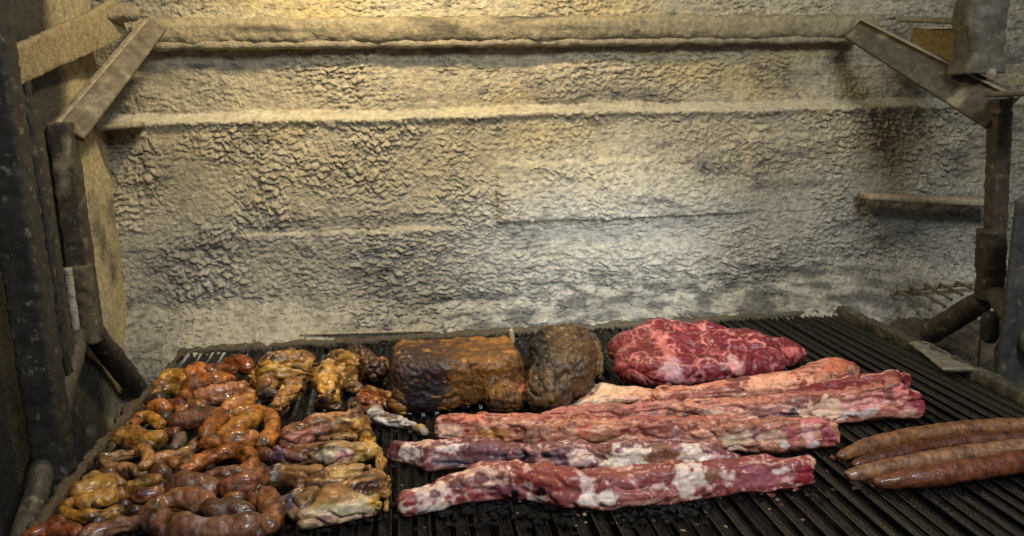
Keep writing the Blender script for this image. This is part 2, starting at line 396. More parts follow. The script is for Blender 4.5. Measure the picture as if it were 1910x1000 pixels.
# shelf strips fixed to the wall (parts of the wall)
p0, p1 = onY(1612, 366, YW - 0.05), onY(1850, 378, YW - 0.05)
part_bar("shelf_strip", [R(p0, .03, .007), R(p1, .03, .009)], wall, M['ash'], (165, 152, 122), n=5, amp=0.002, seed=3)
p0, p1 = onY(560, 624, YW - 0.045), onY(805, 617, YW - 0.045)
part_bar("edge_strip", [R(p0, .003, .0025), R(p1, .003, .0025)], wall, M['ash'], (176, 166, 140), n=3, amp=0.0006, seed=4)
p0, p1 = onY(560, 645, YW - 0.042), onY(805, 638, YW - 0.042)
part_bar("base_plate", [R(p0, .004, .022), R(p1, .004, .022)], wall, M['soot'], (96, 90, 76), n=6, amp=0.0008, seed=5)
p0, p1 = onY(172, 240, YW - 0.04), onY(262, 232, YW - 0.04)
part_bar("ledge_end", [R(p0, .035, .006), R(p1, .03, .006)], wall, M['ash'], (165, 152, 122), n=5, amp=0.002, seed=6)

# left side of the firebox
def sheet(name, org, eu, ev, nu, nv, amp, freq, colour, spots=None, kind="structure", mat=None, seed=0, parent=None, scales=0.0, near_dark=None):
    org, eu, ev = map(lambda a: np.asarray(a, float), (org, eu, ev))
    u, v = np.meshgrid(np.linspace(0, 1, nu), np.linspace(0, 1, nv), indexing='ij'); u, v = u.ravel(), v.ravel()
    V = org + u[:, None] * eu + v[:, None] * ev; N = np.cross(eu, ev); N /= np.linalg.norm(N)
    D = amp * fbm(V * freq + seed, 4)
    if scales:
        Lu, Lv = np.linalg.norm(eu), np.linalg.norm(ev); q = np.stack([u * Lu, v * Lv], 1) + 0.008 * np.stack([fbm(V * 30 + 3, 2), fbm(V * 30 + 9, 2)], 1)
        f1, _ = worley(q * 50 + seed); D = D + scales * np.sqrt(np.clip(1 - (f1 / .95) ** 2, 0, 1)) * (0.5 + sstep(-.4, .4, fbm(V * 8, 2)))
    V = V + N * D[:, None]
    i = np.arange(nu - 1)[:, None] * nv + np.arange(nv - 1)[None]; Q = np.stack([i, i + nv, i + nv + 1, i + 1], -1).reshape(-1, 4)
    C = flat(len(V), colour)
    for (c2, lo, hi, fr) in (spots or []):
        t = sstep(lo, hi, fbm(V * fr + seed + 5, 4))[:, None]; C = C * (1 - t) + s2l(c2) * t
    if near_dark:
        t = (0.94 * (1 - sstep(near_dark, near_dark + 0.09, V[:, 1] + 0.05 * fbm(V * 9 + seed, 3))))[:, None]; C = C * (1 - t) + s2l((38, 38, 38)) * t  # darker towards the near end
    o = mesh_np(name, V, Q, mat or M['ash'], C, parent)
    if kind: o["kind"] = kind
    return o
sheet("side_wall_left", (XC - 0.004, 0.5, -0.3), (0, YW - 0.5 - 0.004, 0), (0, 0, 1.15), 260, 240, 0.006, 12, (176, 162, 124), [((92, 86, 72), 0.10, 0.5, 6), ((58, 58, 58), 0.25, 0.6, 9)], seed=2, near_dark=1.49)
sheet("side_wall_right", (GX1 - 0.01, YW - 0.004, -0.3), (0, -1.1, 0), (0, 0, 1.15), 160, 160, 0.008, 14, (118, 112, 96), [((70, 66, 58), -0.1, 0.4, 8)], seed=8, scales=0.006)
sheet("firebox_floor", (XC - 0.05, 0.3, -0.24), (2.3, 0, 0), (0, 1.5, 0), 140, 90, 0.03, 14, (40, 37, 34), [((92, 88, 80), 0.15, 0.5, 20)], seed=3, mat=M['char'])

# ------------------------------------------------------------------ the hoist frame
frame = tag(empty("hoist_frame", onY(150, 640, 1.42)), "ash coated iron hoist frame of posts, braces and top beam around the grill", "frame")
fl = np.array(frame.location)
class FP:                                                        # parts keep world coordinates under the empty
    pass
def fbar(name, pts, colour, **kw):
    o = part_bar(name, pts, None, kw.pop('mat', M['soot']), colour, **kw)
    o.parent = frame; o.matrix_parent_inverse = Matrix.Translation(-Vector(frame.location)); return o
YB = YW + 0.012
bl, br = onY(255, 62, YB), onY(1625, 50, YB)
fbar("top_beam", [R(bl, .03, .027), R((bl + br) / 2 + [0, 0, 0.0], .03, .028), R(br, .03, .026)], (150, 138, 108), mat=M['ash'], n=2.6, amp=0.005, freq=60, lump=0.006, seed=1, seg=44, step=0.004, spots=((84, 78, 66), 0.05, 0.45, np.array([4, 30, 30])))
bl2, br2 = onY(285, 86, YB - .012), onY(1600, 74, YB - .012)
fbar("beam_lip", [R(bl2, .012, .009), R(br2, .012, .008)], (150, 138, 112), mat=M['ash'], n=2.4, amp=0.004, freq=60, lump=0.004, seed=2, seg=20)
# corner braces: flat iron set on edge
def brace(a, b, ya, yb, wa, wb, t, colour, name="corner_brace", seed=0, **kw):
    A, B = onY(*a, ya), onY(*b, yb); d = (B - A) / np.linalg.norm(B - A); nrm = np.array([0.25, -1.0, 0.1]) if a[0] < 900 else np.array([-0.25, -1.0, 0.1])
    up = np.cross(nrm, d)
    ha, hb = wa * mpp(A), wb * mpp(B)
    return fbar(name, [R(A, t, ha), R(A * .5 + B * .5, t, (ha + hb) / 2), R(B, t, hb)], colour, n=7, up=up, amp=0.0016, seed=seed, seg=40, step=0.004, **kw)
bA = brace((292, 48), (128, 246), YW - 0.05, 1.44, 18, 29, 0.006, (90, 80, 62), seed=5, spots=((150, 138, 108), 0.15, 0.5, 16))
bB = brace((1592, 55), (1872, 208), YW - 0.05, 1.36, 21, 43, 0.006, (82, 74, 58), seed=9, spots=((140, 130, 104), 0.22, 0.5, 22))
# posts
def vpost(name, px, py0, py1, Y, wpx, colour, n=7, lean=0.0, hh=None, **kw):
    T = onY(px, py0, Y); mid = mpp(T) * wpx
    B = T.copy(); B[2] = onY(px, py1, Y)[2]; B[0] += lean
    return fbar(name, [R(B, mid, hh or mid), R((T + B) / 2, mid, hh or mid), R(T, mid, hh or mid)], colour, n=n, up=(0, 1, 0), **kw)
vpost("post", 114, 228, 625, 1.44, 21, (64, 56, 44), seed=11, amp=0.003, spots=((146, 134, 108), 0.2, 0.5, 18))
vpost("post", 1866, 185, 560, 1.36, 16, (72, 62, 48), lean=0.03, seed=12, amp=0.003, spots=((120, 104, 78), 0.2, 0.5, 20))
vpost("angle_post", 58, 206, 1000, 1.34, 13, (58, 53, 43), seed=13, amp=0.002, spots=((40, 38, 36), 0.0, 0.4, 9))
vpost("angle_post", 30, 150, 1100, 1.30, 22, (42, 40, 37), seed=14, amp=0.003, hh=.01, spots=((112, 96, 66), 0.28, 0.5, 12))
vpost("corner_column", -38, -60, 1300, 1.16, 34, (50, 46, 40), seed=15, amp=0.004, spots=((34, 35, 36), 0.0, 0.35, 6))
vpost("sleeve", 148, 494, 640, 1.43, 20, (84, 75, 58), n=2.5, seed=16, amp=0.004, lump=0.004)
vpost("sleeve", 1850, 428, 556, 1.35, 22, (68, 57, 42), n=3, lean=0.012, seed=17, amp=0.004, lump=0.004)
vpost("push_rod", 126, 500, 628, 1.40, 7, (150, 146, 132), n=2.2, seed=18, mat=M['ash'])
def tube(name, a, b, ya, yb, ra, rb, colour, **kw):
    A, B = onY(*a, ya), onY(*b, yb); ra *= mpp(A); rb *= mpp(B)
    mid = (A + B) / 2; return fbar(name, [R(A, ra, ra), R(mid, (ra + rb) / 2, (ra + rb) / 2), R(B, rb, rb)], colour, up=(0.3, 0.9, 0.2), cap='round', **kw)
tube("hoist_leg", (152, 618), (38, 1030), 1.41, 1.02, 15, 24, (72, 66, 54), seed=21, amp=0.002, lump=0.003, spots=((54, 50, 44), -0.1, 0.4, 12))
tube("hoist_leg", (164, 610), (262, 732), 1.42, 1.63, 22, 19, (58, 52, 44), seed=22, amp=0.002, lump=0.003)
tube("hoist_leg", (1842, 556), (1725, 628), 1.36, 1.50, 20, 22, (62, 55, 46), seed=23, amp=0.003, lump=0.004)
tube("hoist_leg", (1850, 540), (1935, 660), 1.34, 1.18, 17, 20, (76, 70, 58), seed=24, amp=0.003, lump=0.003, spots=((130, 124, 106), 0.2, 0.5, 20))
tube("link_plate", (1846, 580), (1846, 640), 1.31, 1.31, 15, 17, (58, 52, 46), seed=25, amp=0.002)
tube("hanger_rod", (1826, 628), (1820, 700), 1.33, 1.33, 4, 4, (120, 116, 104), seed=26)
tube("hanger_rod", (1870, 640), (1880, 735), 1.30, 1.30, 14, 17, (90, 88, 82), seed=27, amp=0.004, lump=0.005)
tube("hinge_block", (166, 796), (166, 852), 1.36, 1.36, 14, 16, (52, 47, 40), seed=28, amp=0.002)
tube("crusted_rod", (126, 745), (128, 850), 1.30, 1.30, 10, 13, (118, 106, 90), seed=29, amp=0.005, lump=0.006, mat=M['ash'])
for br, (x0, y0, Y0), (x1, y1, Y1) in ((bA, (272, 36, YW - .056), (103, 232, 1.432)), (bB, (1603, 34, YW - .056), (1897, 182, 1.352))):
    A_, B_ = onY(x0, y0, Y0), onY(x1, y1, Y1)
    o = part_bar("lit_edge", [R(A_, .008, .0022), R(B_, .008, .0026)], None, M['ash'], (150, 138, 112), n=3, amp=0.0008, seed=x0, seg=14); o.parent = br  # thin top edge of the brace, the light it catches put into its pale colour
for br, spots_ in ((bB, ((1862, 208, 1.345),)),):
    for (x, y, Y) in spots_:                                # bolt heads on the braces
        q = onY(x, y, Y); r_ = 7 * mpp(q)
        o = part_bar("bolt", [R(q + [0, 0.012, 0], r_, r_), R(q + [0, -0.012, 0], r_, r_)], None, M['soot'], (84, 76, 60), n=3, seg=12, amp=0.0008, seed=x)
        o.parent = br
# upper corners
P = [onY(18, 128, 1.25), onY(95, 92, 1.42), onY(165, 62, 1.56), onY(222, 32, YW - .07)]
fbar("corner_arm", [R(p, .006, 34 * mpp(p)) for p in P], (140, 126, 92), n=6, up=(0, 0.05, 1), amp=0.003, seed=31, mat=M['ash'], seg=36)
p = onY(215, 22, YW - .08); tube("knuckle", (170, 30), (262, 24), YW - .10, YW - .08, 17, 19, (134, 122, 96), seed=32, amp=0.007, lump=0.006, mat=M['ash'])
a, b = onY(1690, 36, YW - .05), onY(1835, 42, YW - .22)
fbar("corner_arm", [R(a, .03, .006), R(b, .04, .006)], (160, 152, 128), n=5, amp=0.002, seed=33, mat=M['ash'])
a, b = onY(1700, 78, YW - .06), onY(1835, 98, YW - .22)
fbar("corner_plate", [R(a, .005, .028), R(b, .005, .045)], (150, 130, 82), n=6, amp=0.003, seed=34, mat=M['ash'])
vpost("upper_column", 1845, -140, 138, 1.42, 38, (98, 92, 78), seed=35, amp=0.010, freq=36, n=4, lump=0.012, lfreq=12, spots=((126, 116, 92), 0.1, 0.5, np.array([12, 12, 40])))
tube("bolt", (1848, 128), (1850, 152), 1.33, 1.33, 9, 8, (150, 140, 114), seed=36, mat=M['ash'])
a, b = onY(1868, 176, 1.34), onY(1960, 172, 1.20)
fbar("top_plate", [R(a, .03, .005), R(b, .04, .005)], (120, 112, 92), n=5, amp=0.001, seed=37)
# left upper panel and right dark panel stand in front of the wall
o = sheet("upper_panel", onY(20, 104, 1.60), onY(158, 84, 1.66) - onY(20, 104, 1.60), (0, 0, 0.16), 60, 60, 0.005, 30, (150, 136, 104), [((96, 88, 72), 0.0, 0.4, 20)], kind=None, seed=4)
o.parent = frame; o.matrix_parent_inverse = Matrix.Translation(-Vector(frame.location))
V0 = onY(1890, 372, 1.22)
for nm, y0, y1 in (("side_panel", 372, 700),):
    A = onY(1940, y0, 1.22); B = A.copy(); B[2] = -0.25; hw = 0.045
    fbar(nm, [R(B, hw, .006), R(A, hw, .006)], (66, 64, 60), n=8, up=(0, 1, 0), amp=0.002, seed=40, spots=((104, 100, 92), 0.1, 0.5, 14))

# ------------------------------------------------------------------ grate
gBL, gBR = onZ(300, 690), onZ(1590, 597)
YBACK = YW - 0.075
XL, XR = float(onZ(175, 860)[0]), float(onZ(1735, 668)[0])
YFRONT = float(onZ(1850, 1000)[1])
grate = tag(empty("grill_grate", ((XL + XR) / 2, YFRONT, 0)), "black greasy grill grate of long parallel iron channel bars", "grill grate")
gi = Matrix.Translation(-Vector(grate.location))
def gpart(o): o.parent = grate; o.matrix_parent_inverse = gi; return o
PITCHX = 0.0235; nb = int((XR - XL - 0.03) / PITCHX)
def bar_mesh():
    prof = [(-0.0082, -0.001), (-0.0066, 0.0), (-0.0002, -0.0082), (0.0052, -0.0030), (0.0066, 0.0004), (0.0082, -0.0012), (0.0076, -0.0050), (0.0, -0.0125)]
    L = YBACK - YFRONT; ys = np.linspace(0, L, 3); V = []; F = []; n = len(prof)
    for y in ys:
        for (a, b) in prof: V.append((a, y, b))
    for r in range(len(ys) - 1):
        for k in range(n): F.append((r * n + k, r * n + (k + 1) % n, (r + 1) * n + (k + 1) % n, (r + 1) * n + k))
    me = bpy.data.meshes.new("bar"); me.from_pydata(V, [], F + [tuple(range(n))[::-1], tuple(range(n * (len(ys) - 1), n * len(ys)))]); me.update()
    a = me.color_attributes.new("Col", 'FLOAT_COLOR', 'POINT')
    for k, dd in enumerate(a.data): dd.color = (*s2l((34, 31, 27)), 1)
    me.materials.append(M['iron']); return me
bm_ = bar_mesh()
for k in range(nb + 1):
    o = bpy.data.objects.new("bar", bm_); COL.objects.link(o)
    o.location = (XL + 0.02 + k * PITCHX + random.uniform(-.0022, .0022), YFRONT, -0.0012 + random.uniform(-.0012, 0.0004)); o.rotation_euler = (0, random.uniform(-.2, .2), random.uniform(-.002, .002)); gpart(o)
yy = lambda t: YFRONT + (YBACK - YFRONT) * t
gpart(part_bar("side_rail", [R((XR + 0.012, yy(t), 0.004), .012, .013) for t in (0, .33, .66, 1)], None, M['soot'], (76, 70, 58), n=4, amp=0.004, lump=0.003, seed=41, spots=((128, 119, 96), 0.1, 0.4, 14)))
gpart(part_bar("side_rail", [R((XL - 0.004 + dx, yy(t), 0.002), .007, .008) for t, dx in ((0, .0), (.25, .006), (.5, -.004), (.75, .004), (1, 0))], None, M['ash'], (84, 72, 54), n=2.2, amp=0.010, freq=70, lump=0.008, seed=42))
gpart(part_bar("back_rail", [R((x, YBACK + .008, -0.003), .011, .009) for x in np.linspace(XL, XR, 6)], None, M['ash'], (92, 84, 68), n=2.5, amp=0.008, freq=60, lump=0.004, seed=43))
gpart(part_bar("grease_channel", [R((XL - .02, YFRONT - .022, -0.012), .02, .010), R((XR + .02, YFRONT - .022, -0.012), .02, .010)], None, M['steel'], (150, 158, 170), n=3, amp=0.004, freq=80, seed=44))
gpart(part_bar("cross_bar", [R((XL, yy(.5), -0.024), .008, .011), R((XR, yy(.5), -0.024), .008, .011)], None, M['soot'], (50, 45, 38), n=4, seed=45))
# rounded plate leaning on the right rail
gpart(part_bar("rail_plate", [R(onZ(1715, 640, .012), .02, .004), R(onZ(1790, 690, .014), .028, .004)], None, M['soot'], (120, 114, 96), n=3, up=(0, 0, 1), amp=0.003, seed=46))

# ------------------------------------------------------------------ ember bed to the right of the grate
def rubble():
    x0, x1, y0, y1 = XR + 0.03, GX1 - 0.02, 0.95, YW - 0.01; nx, ny = 200, 220
    X, Y = np.meshgrid(np.linspace(x0, x1, nx), np.linspace(y0, y1, ny), indexing='ij'); X, Y = X.ravel(), Y.ravel(); p = np.stack([X, Y, 0 * X], 1)
    q = np.stack([X, Y], 1) + .01 * np.stack([fbm(p * 25, 2), fbm(p * 25 + 7, 2)], 1)
    f1, _ = worley(q * 30); g1, _ = worley(q * 70 + 5)
    Z = -0.14 + 0.09 * sstep(YW - 0.40, YW - 0.02, Y) + 0.022 * fbm(p * 9, 2) + 0.026 * np.sqrt(np.clip(1 - f1 ** 2, 0, 1)) + 0.014 * np.sqrt(np.clip(1 - g1 ** 2, 0, 1)) + .003 * fbm(p * 150, 2)
    V = np.stack([X, Y, Z], 1); i = np.arange(nx - 1)[:, None] * ny + np.arange(ny - 1)[None]; Q = np.stack([i, i + ny, i + ny + 1, i + 1], -1).reshape(-1, 4)
    C = flat(len(V), (92, 84, 70)); t = sstep(-.3, .3, fbm(p * 14 + 4, 3))[:, None]; C = C * (1 - t) + s2l((74, 64, 54)) * t
    t = (1 - sstep(YW - 0.4, YW - 0.15, Y))[:, None] * .8; C = C * (1 - t) + s2l((60, 56, 50)) * t
    return mesh_np("ash_heap", V, Q, M['ash'], C)
tag(rubble(), "lumpy heap of grey ash behind the right edge of the grate", "ash", kind="stuff")
basket = tag(empty("fire_basket", onY(1750, 560, YW - .14)), "rack of thin ash covered rods on the ash heap by the right post", "fire basket")
for a, b in (((1697, 533), (1763, 572)), ((1725, 530), (1775, 559)), ((1753, 529), (1795, 550)), ((1784, 526), (1818, 540)), ((1672, 540), (1735, 578))):
    o = part_bar("rod", [R(onY(*a, YW - .08), .0032, .0032), R(onY(*b, YW - .22), .0032, .0032)], None, M['ash'], (110, 101, 84), amp=0.002, seed=a[0])
    o.parent = basket; o.matrix_parent_inverse = Matrix.Translation(-Vector(basket.location))
o = part_bar("rim", [R(onY(1668, 538, YW - .08) + [0, 0, -.006], .005, .005), R(onY(1825, 524, YW - .08) + [0, 0, -.006], .005, .005)], None, M['ash'], (140, 128, 104), amp=0.002, seed=51)
o.parent = basket; o.matrix_parent_inverse = Matrix.Translation(-Vector(basket.location))

# ------------------------------------------------------------------ food
def ctr(px, py, rpx, zs=1.0, dz=0.0):                       # centre of a lump resting on the grate, seen at that spot
    p = onZ(px, py, 0.02)
    for _ in range(4):
        r = rpx * mpp(p); p = onZ(px, py, r * zs * 0.93 + dz)
    return p, rpx * mpp(p)
def cap(x0, y0, x1, y1, r0, r1, col, zs=1.0, dz=0.0, dz1=None):
    a, ra = ctr(x0, y0, r0, zs, dz); b, rb = ctr(x1, y1, r1, zs, dz if dz1 is None else dz1)
    return (a, b, ra, rb, col, zs)
def chain(pts, col, zs=1.0, dz=0.0):                        # pts: (px, py, rpx)
    return [cap(*pts[i][:2], *pts[i + 1][:2], pts[i][2], pts[i + 1][2], col if not callable(col) else col(i), zs, dz) for i in range(len(pts) - 1)]
YV = np.array([0, 0.40, 0.92]); DV = np.array([0, 0.92, -0.40])
def patches(V, C, plist, wob=0.30, freq=70, zg=0.025, edge=0.18):
    n1 = fbm(V * freq, 3)
    for (px, py, rx, ry, col) in plist:
        q = onZ(px, py, zg); m = mpp(q); d = V - q
        e = np.sqrt((d[:, 0] / (rx * m)) ** 2 + ((d @ YV) / (ry * m)) ** 2 + ((d @ DV) / (0.05 + 2 * ry * m)) ** 2)
        t = (1 - sstep(1 - edge, 1 + edge, e + wob * n1 * 1.6))[:, None]
        C = C * (1 - t) + s2l(col) * t
    return C
def veins(V, C, col, freq, lo, hi, stretch=(1, 1, 1), seed=0.0, strength=1.0):
    n = np.abs(fbm(V * np.asarray(stretch) * freq + seed, 3)); t = (strength * (1 - sstep(lo, hi, n)))[:, None]
    return C * (1 - t) + s2l(col) * t
def blots(V, C, col, freq, lo, hi, stretch=(1, 1, 1), seed=0.0, strength=1.0):
    t = (strength * sstep(lo, hi, fbm(V * np.asarray(stretch) * freq + seed, 3)))[:, None]
    return C * (1 - t) + s2l(col) * t
def slab(pts, col, k=0.62):                                # a strip with an upright cut face and a flat top
    out = []
    for fy, fz, fr in ((0.50, 0.0, 0.46), (0.02, 0.42, 0.44), (-0.36, 0.80, 0.44), (-0.52, 0.45, 0.46)):
        P = []
        for i in range(len(pts) - 1):
            (x0, y0, r0), (x1, y1, r1) = pts[i], pts[i + 1]; m = mpp(onZ(x0, y0, .02))
            out.append(cap(x0, y0 + fy * r0, x1, y1 + fy * r1, r0 * fr, r1 * fr, col, 1.0, fz * r0 * m, fz * r1 * m))
    return out
def meat(name, prims, mat, label, cat, paint=None, h=0.0026, k=0.008, disp=(0.004, 40, 0.0016, 130), stretch=(1, 1, 1), group=None, crease=0.0, cfreq=30, low=0.0, lowf=16, tone=None):
    st = np.asarray(stretch)
    def dsp(V, N):
        D = disp[0] * fbm(V * st * disp[1], 3) + disp[2] * fbm(V * st * disp[3] + 8, 2)
        if crease: D = D - crease * (1 - sstep(0.0, 0.16, np.abs(fbm(V * st * cfreq + 3, 2))))
        return D
    V, Q, C = blend_mesh(prims, h=h, k=k, disp=dsp, warp=(lambda X: low * fbm(X * lowf + prims[0][0][0] * 50, 2)) if low else None)
    if paint: C = paint(V, C)
    if tone is not None:
        g = C.mean(1)[:, None]; C = (g + (C - g) * tone[0]) * np.asarray(tone[1])
        if len(tone) > 2:
            Lm = C.mean(1)[:, None]; C = C * np.clip((Lm / tone[2]) ** 0.55, 0.45, 1.18)
    base = np.array([V[:, 0].mean(), V[:, 1].mean(), 0.0])
    o = mesh_np(name, V, Q, mat, C, loc=base)
    return tag(o, label, cat, group)

# --- sausages ---------------------------------------------------------------------------
BR, DK, GO, PK, PU, GY, YE = (152, 84, 38), (92, 46, 22), (178, 112, 48), (176, 118, 92), (112, 72, 68), (122, 104, 92), (176, 132, 54)
SG = "grilled sausages crowded on the left of the grate"
LG = "long thick sausages at the right of the grate"
def sausage(pts, col, col2, label, name="sausage", cat="sausage", group=SG, dz=0.0, lump=0.0045, amp=0.0022, hi=None, strength=0.8, mat=None, seed=None):
    rows = []
    for p in pts:
        c, r = ctr(p[0], p[1], p[2] * (1.2 if group == SG else 0.84), 1.0, dz + (p[3] if len(p) > 3 else 0)); rows.append([*c, r, r])
    sd = pts[0][0] * 0.37 if seed is None else seed
    if name == "sausage":                                   # tied casing ends
        for e, nx_ in ((0, 1), (-1, -2)):
            A_, B_ = np.array(rows[e]), np.array(rows[nx_]); d_ = A_[:3] - B_[:3]; d_ /= np.linalg.norm(d_); r_ = A_[3]
            nub = [*(A_[:3] + d_ * r_ * 0.75 - [0, 0, r_ * 0.3]), r_ * 0.34, r_ * 0.34]
            if e == 0: rows.insert(0, nub)
            else: rows.append(nub)
    V, Q, T = sweep(rows, n=2.0, amp=amp, freq=70, lump=lump, lfreq=42, seed=sd, seg=30, step=0.0024, cap='round', crease=0.0022 if group == SG else 0.0004, cfreq=np.array([30, 48, 48]))
    C = flat(len(V), col)
    t = (strength * sstep(-0.15, 0.35, fbm(V * 38 + sd, 3)))[:, None]; C = C * (1 - t) + s2l(col2) * t
    t = ((0.85 if group == SG else 0.3) * sstep(0.08, 0.32, fbm(V * 46 + sd + 9, 3)))[:, None]; C = C * (1 - t) + s2l((44, 21, 11)) * t
    t = ((0.7 if group == SG else 0.25) * sstep(0.18, 0.42, fbm(V * 34 + sd + 29, 3)))[:, None]; C = C * (1 - t) + np.clip(s2l(col) * [1.8, 1.7, 1.3], 0, 1) * t  # golden highlights painted into the casing in blotches
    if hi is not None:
        t = (0.8 * sstep(0.15, 0.4, fbm(V * 45 + sd + 19, 3)))[:, None]; C = C * (1 - t) + s2l(hi) * t  # highlight tint painted on in patches
    if group == SG: C = C * [0.96, 0.94, 0.76]
    base = np.array([V[:, 0].mean(), V[:, 1].mean(), 0.0])
    return tag(mesh_mixed(name, V, Q, T, mat or M['sausage'], C, loc=base), label, cat, group)
S = sausage
S([(388, 694, 11), (415, 690, 12), (440, 690, 11)], BR, DK, "short dark brown sausage against the ash ridge in the back row", dz=0.008)
S([(428, 682, 13), (448, 680, 14), (462, 686, 12)], (140, 66, 24), DK, "reddish brown stubby sausage beside the charred chicken in the back row", dz=0.012)
S([(350, 698, 12), (368, 694, 13), (386, 695, 12)], (190, 112, 44), BR, "bright orange stubby sausage in the back row beside the yellow one", dz=0.006)
S([(303, 708, 12), (325, 702, 13), (346, 706, 12)], YE, BR, "yellowish fat sausage at the back corner of the grate by the ash ridge", dz=0.0)
S([(350, 722, 14), (385, 716, 16), (425, 713, 14)], (168, 96, 40), DK, "glossy orange brown sausage with a bright shine, second row from the back", dz=0.004)
S([(372, 738, 11), (410, 731, 13), (455, 721, 11)], PK, (150, 96, 60), "long pale pinkish sausage slanting up towards the charred chicken", dz=0.006)
S([(373, 755, 10), (405, 748, 12), (440, 742, 11)], (140, 84, 56), DK, "dull brown sausage tucked under the long pale pinkish one")
S([(418, 768, 12), (442, 756, 14), (468, 745, 13)], (188, 126, 66), PK, "light tan sausage with a pink tip slanting over the coiled golden ring", dz=0.008)
S([(282, 742, 8), (300, 730, 9), (325, 727, 9), (346, 735, 8)], (140, 104, 52), DK, "thin arched brown intestine piece by the crusted left rail", "intestine", "offal")
S([(322, 768, 8), (346, 764, 9), (358, 750, 9), (346, 738, 9), (326, 744, 7)], (160, 100, 52), DK, "thin curled brown intestine loop beside the dark plump sausage", "intestine", "offal")
S([(277, 762, 11), (295, 759, 12), (313, 762, 11)], (186, 116, 48), BR, "short orange sausage stub by the crusted left rail")
S([(332, 790, 15), (370, 780, 18), (408, 777, 16)], (112, 66, 42), (84, 46, 32), "dark plump brown sausage with a small bright glint near its end", dz=0.003, hi=(134, 98, 86))
S([(425, 780, 11), (455, 768, 12), (488, 768, 12), (506, 785, 13), (506, 812, 14), (488, 828, 13)], GO, BR, "golden coiled sausage ring curling round beside the front chicken", dz=0.004)
S([(424, 806, 14), (452, 793, 17), (482, 782, 14)], (186, 128, 54), BR, "plump golden sausage inside the coiled ring", dz=0.008)
S([(384, 812, 13), (398, 792, 15), (412, 775, 13)], (164, 98, 44), DK, "upright leaning brown sausage between the dark plump one and the coiled ring", dz=0.008)
S([(388, 826, 15), (430, 823, 18), (474, 820, 16)], (178, 108, 44), PK, "shiny orange sausage lying across the front of the coiled ring", dz=0.006)
S([(322, 842, 9), (332, 826, 10), (344, 812, 8)], GY, (96, 76, 60), "greyish brown upright offal scrap beside the dark gap", "offal_piece", "offal")
S([(346, 846, 8), (364, 832, 9), (384, 812, 9)], (116, 92, 78), DK, "greyish slanting offal strip behind the long curved tan intestine", "offal_piece", "offal")
S([(243, 800, 9), (258, 782, 10), (284, 780, 10), (300, 798, 10)], (168, 118, 52), BR, "small golden arch of intestine near the crusted left rail", "intestine", "offal")
S([(212, 826, 12), (235, 814, 16), (262, 816, 15), (290, 822, 14), (304, 812, 12)], (166, 122, 58), (130, 84, 40), "lumpy golden sweetbread knot under the small intestine arch", "sweetbread", "offal", lump=0.006)
S([(262, 848, 8), (225, 850, 9), (190, 858, 10), (205, 872, 9), (240, 876, 9), (270, 886, 8)], (160, 118, 82), (128, 100, 82), "pale tan hairpin of intestine with a rounded end towards the left rail", "intestine", "offal")
S([(258, 838, 9), (274, 846, 10), (274, 864, 10), (256, 872, 8)], (176, 128, 72), PK, "pale short curl of intestine closing the hairpin's open end", "intestine", "offal", dz=0.012)
S([(228, 832, 8), (262, 832, 10), (300, 826, 8)], (120, 84, 46), DK, "dark brown flat scrap between the sweetbread knot and the hairpin intestine", "offal_piece", "offal")
S([(278, 860, 11), (305, 854, 12), (335, 848, 10), (360, 840, 8)], (164, 116, 76), PK, "long curved tan intestine with a pinkish shiny end", "intestine", "offal")
S([(236, 908, 9), (268, 900, 11), (304, 896, 10)], (146, 106, 46), DK, "flat yellow brown offal strip lying over a reddish one", "offal_piece", "offal", dz=0.006)
S([(240, 930, 10), (272, 924, 13), (312, 914, 11)], (140, 82, 56), DK, "reddish brown offal strip under the flat yellow brown one", "offal_piece", "offal")
S([(338, 884, 11), (365, 868, 13), (395, 852, 14), (432, 845, 14), (466, 856, 14), (470, 874, 13), (446, 884, 12)], (164, 94, 40), DK, "orange brown sausage bent into a horseshoe round a dark hollow", dz=0.003)
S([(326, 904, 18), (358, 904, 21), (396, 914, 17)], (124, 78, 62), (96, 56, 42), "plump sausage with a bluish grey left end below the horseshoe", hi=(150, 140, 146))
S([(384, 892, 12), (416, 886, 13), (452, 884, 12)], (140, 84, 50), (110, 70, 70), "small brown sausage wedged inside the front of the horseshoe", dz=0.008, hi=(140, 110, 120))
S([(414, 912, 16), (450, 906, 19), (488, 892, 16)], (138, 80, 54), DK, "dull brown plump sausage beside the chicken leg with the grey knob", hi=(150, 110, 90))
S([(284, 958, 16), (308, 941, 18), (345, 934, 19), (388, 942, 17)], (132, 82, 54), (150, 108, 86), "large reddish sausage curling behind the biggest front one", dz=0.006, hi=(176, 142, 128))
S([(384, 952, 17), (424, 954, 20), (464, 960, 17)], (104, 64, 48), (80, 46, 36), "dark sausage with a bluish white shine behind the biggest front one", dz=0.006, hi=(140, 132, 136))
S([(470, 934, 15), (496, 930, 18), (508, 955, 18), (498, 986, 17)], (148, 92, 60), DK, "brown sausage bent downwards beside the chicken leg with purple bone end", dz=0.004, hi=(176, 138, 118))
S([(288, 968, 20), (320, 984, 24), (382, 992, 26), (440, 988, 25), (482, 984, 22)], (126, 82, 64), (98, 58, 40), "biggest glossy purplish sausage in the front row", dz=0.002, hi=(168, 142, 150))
S([(142, 1004, 11), (196, 984, 12), (268, 974, 11)], (136, 92, 76), DK, "thin charred pinkish sausage lying left of the biggest front one", hi=(180, 150, 142))
S([(52, 1004, 14), (95, 988, 16), (142, 996, 14)], (140, 72, 40), DK, "reddish brown charred sausage end at the front left rail")
S([(232, 952, 8), (190, 962, 10), (150, 966, 11), (118, 955, 11), (138, 938, 10), (192, 940, 10)], (178, 128, 50), (150, 96, 40), "yellow intestine loop round a dark slit beside the left rail", "intestine", "offal")
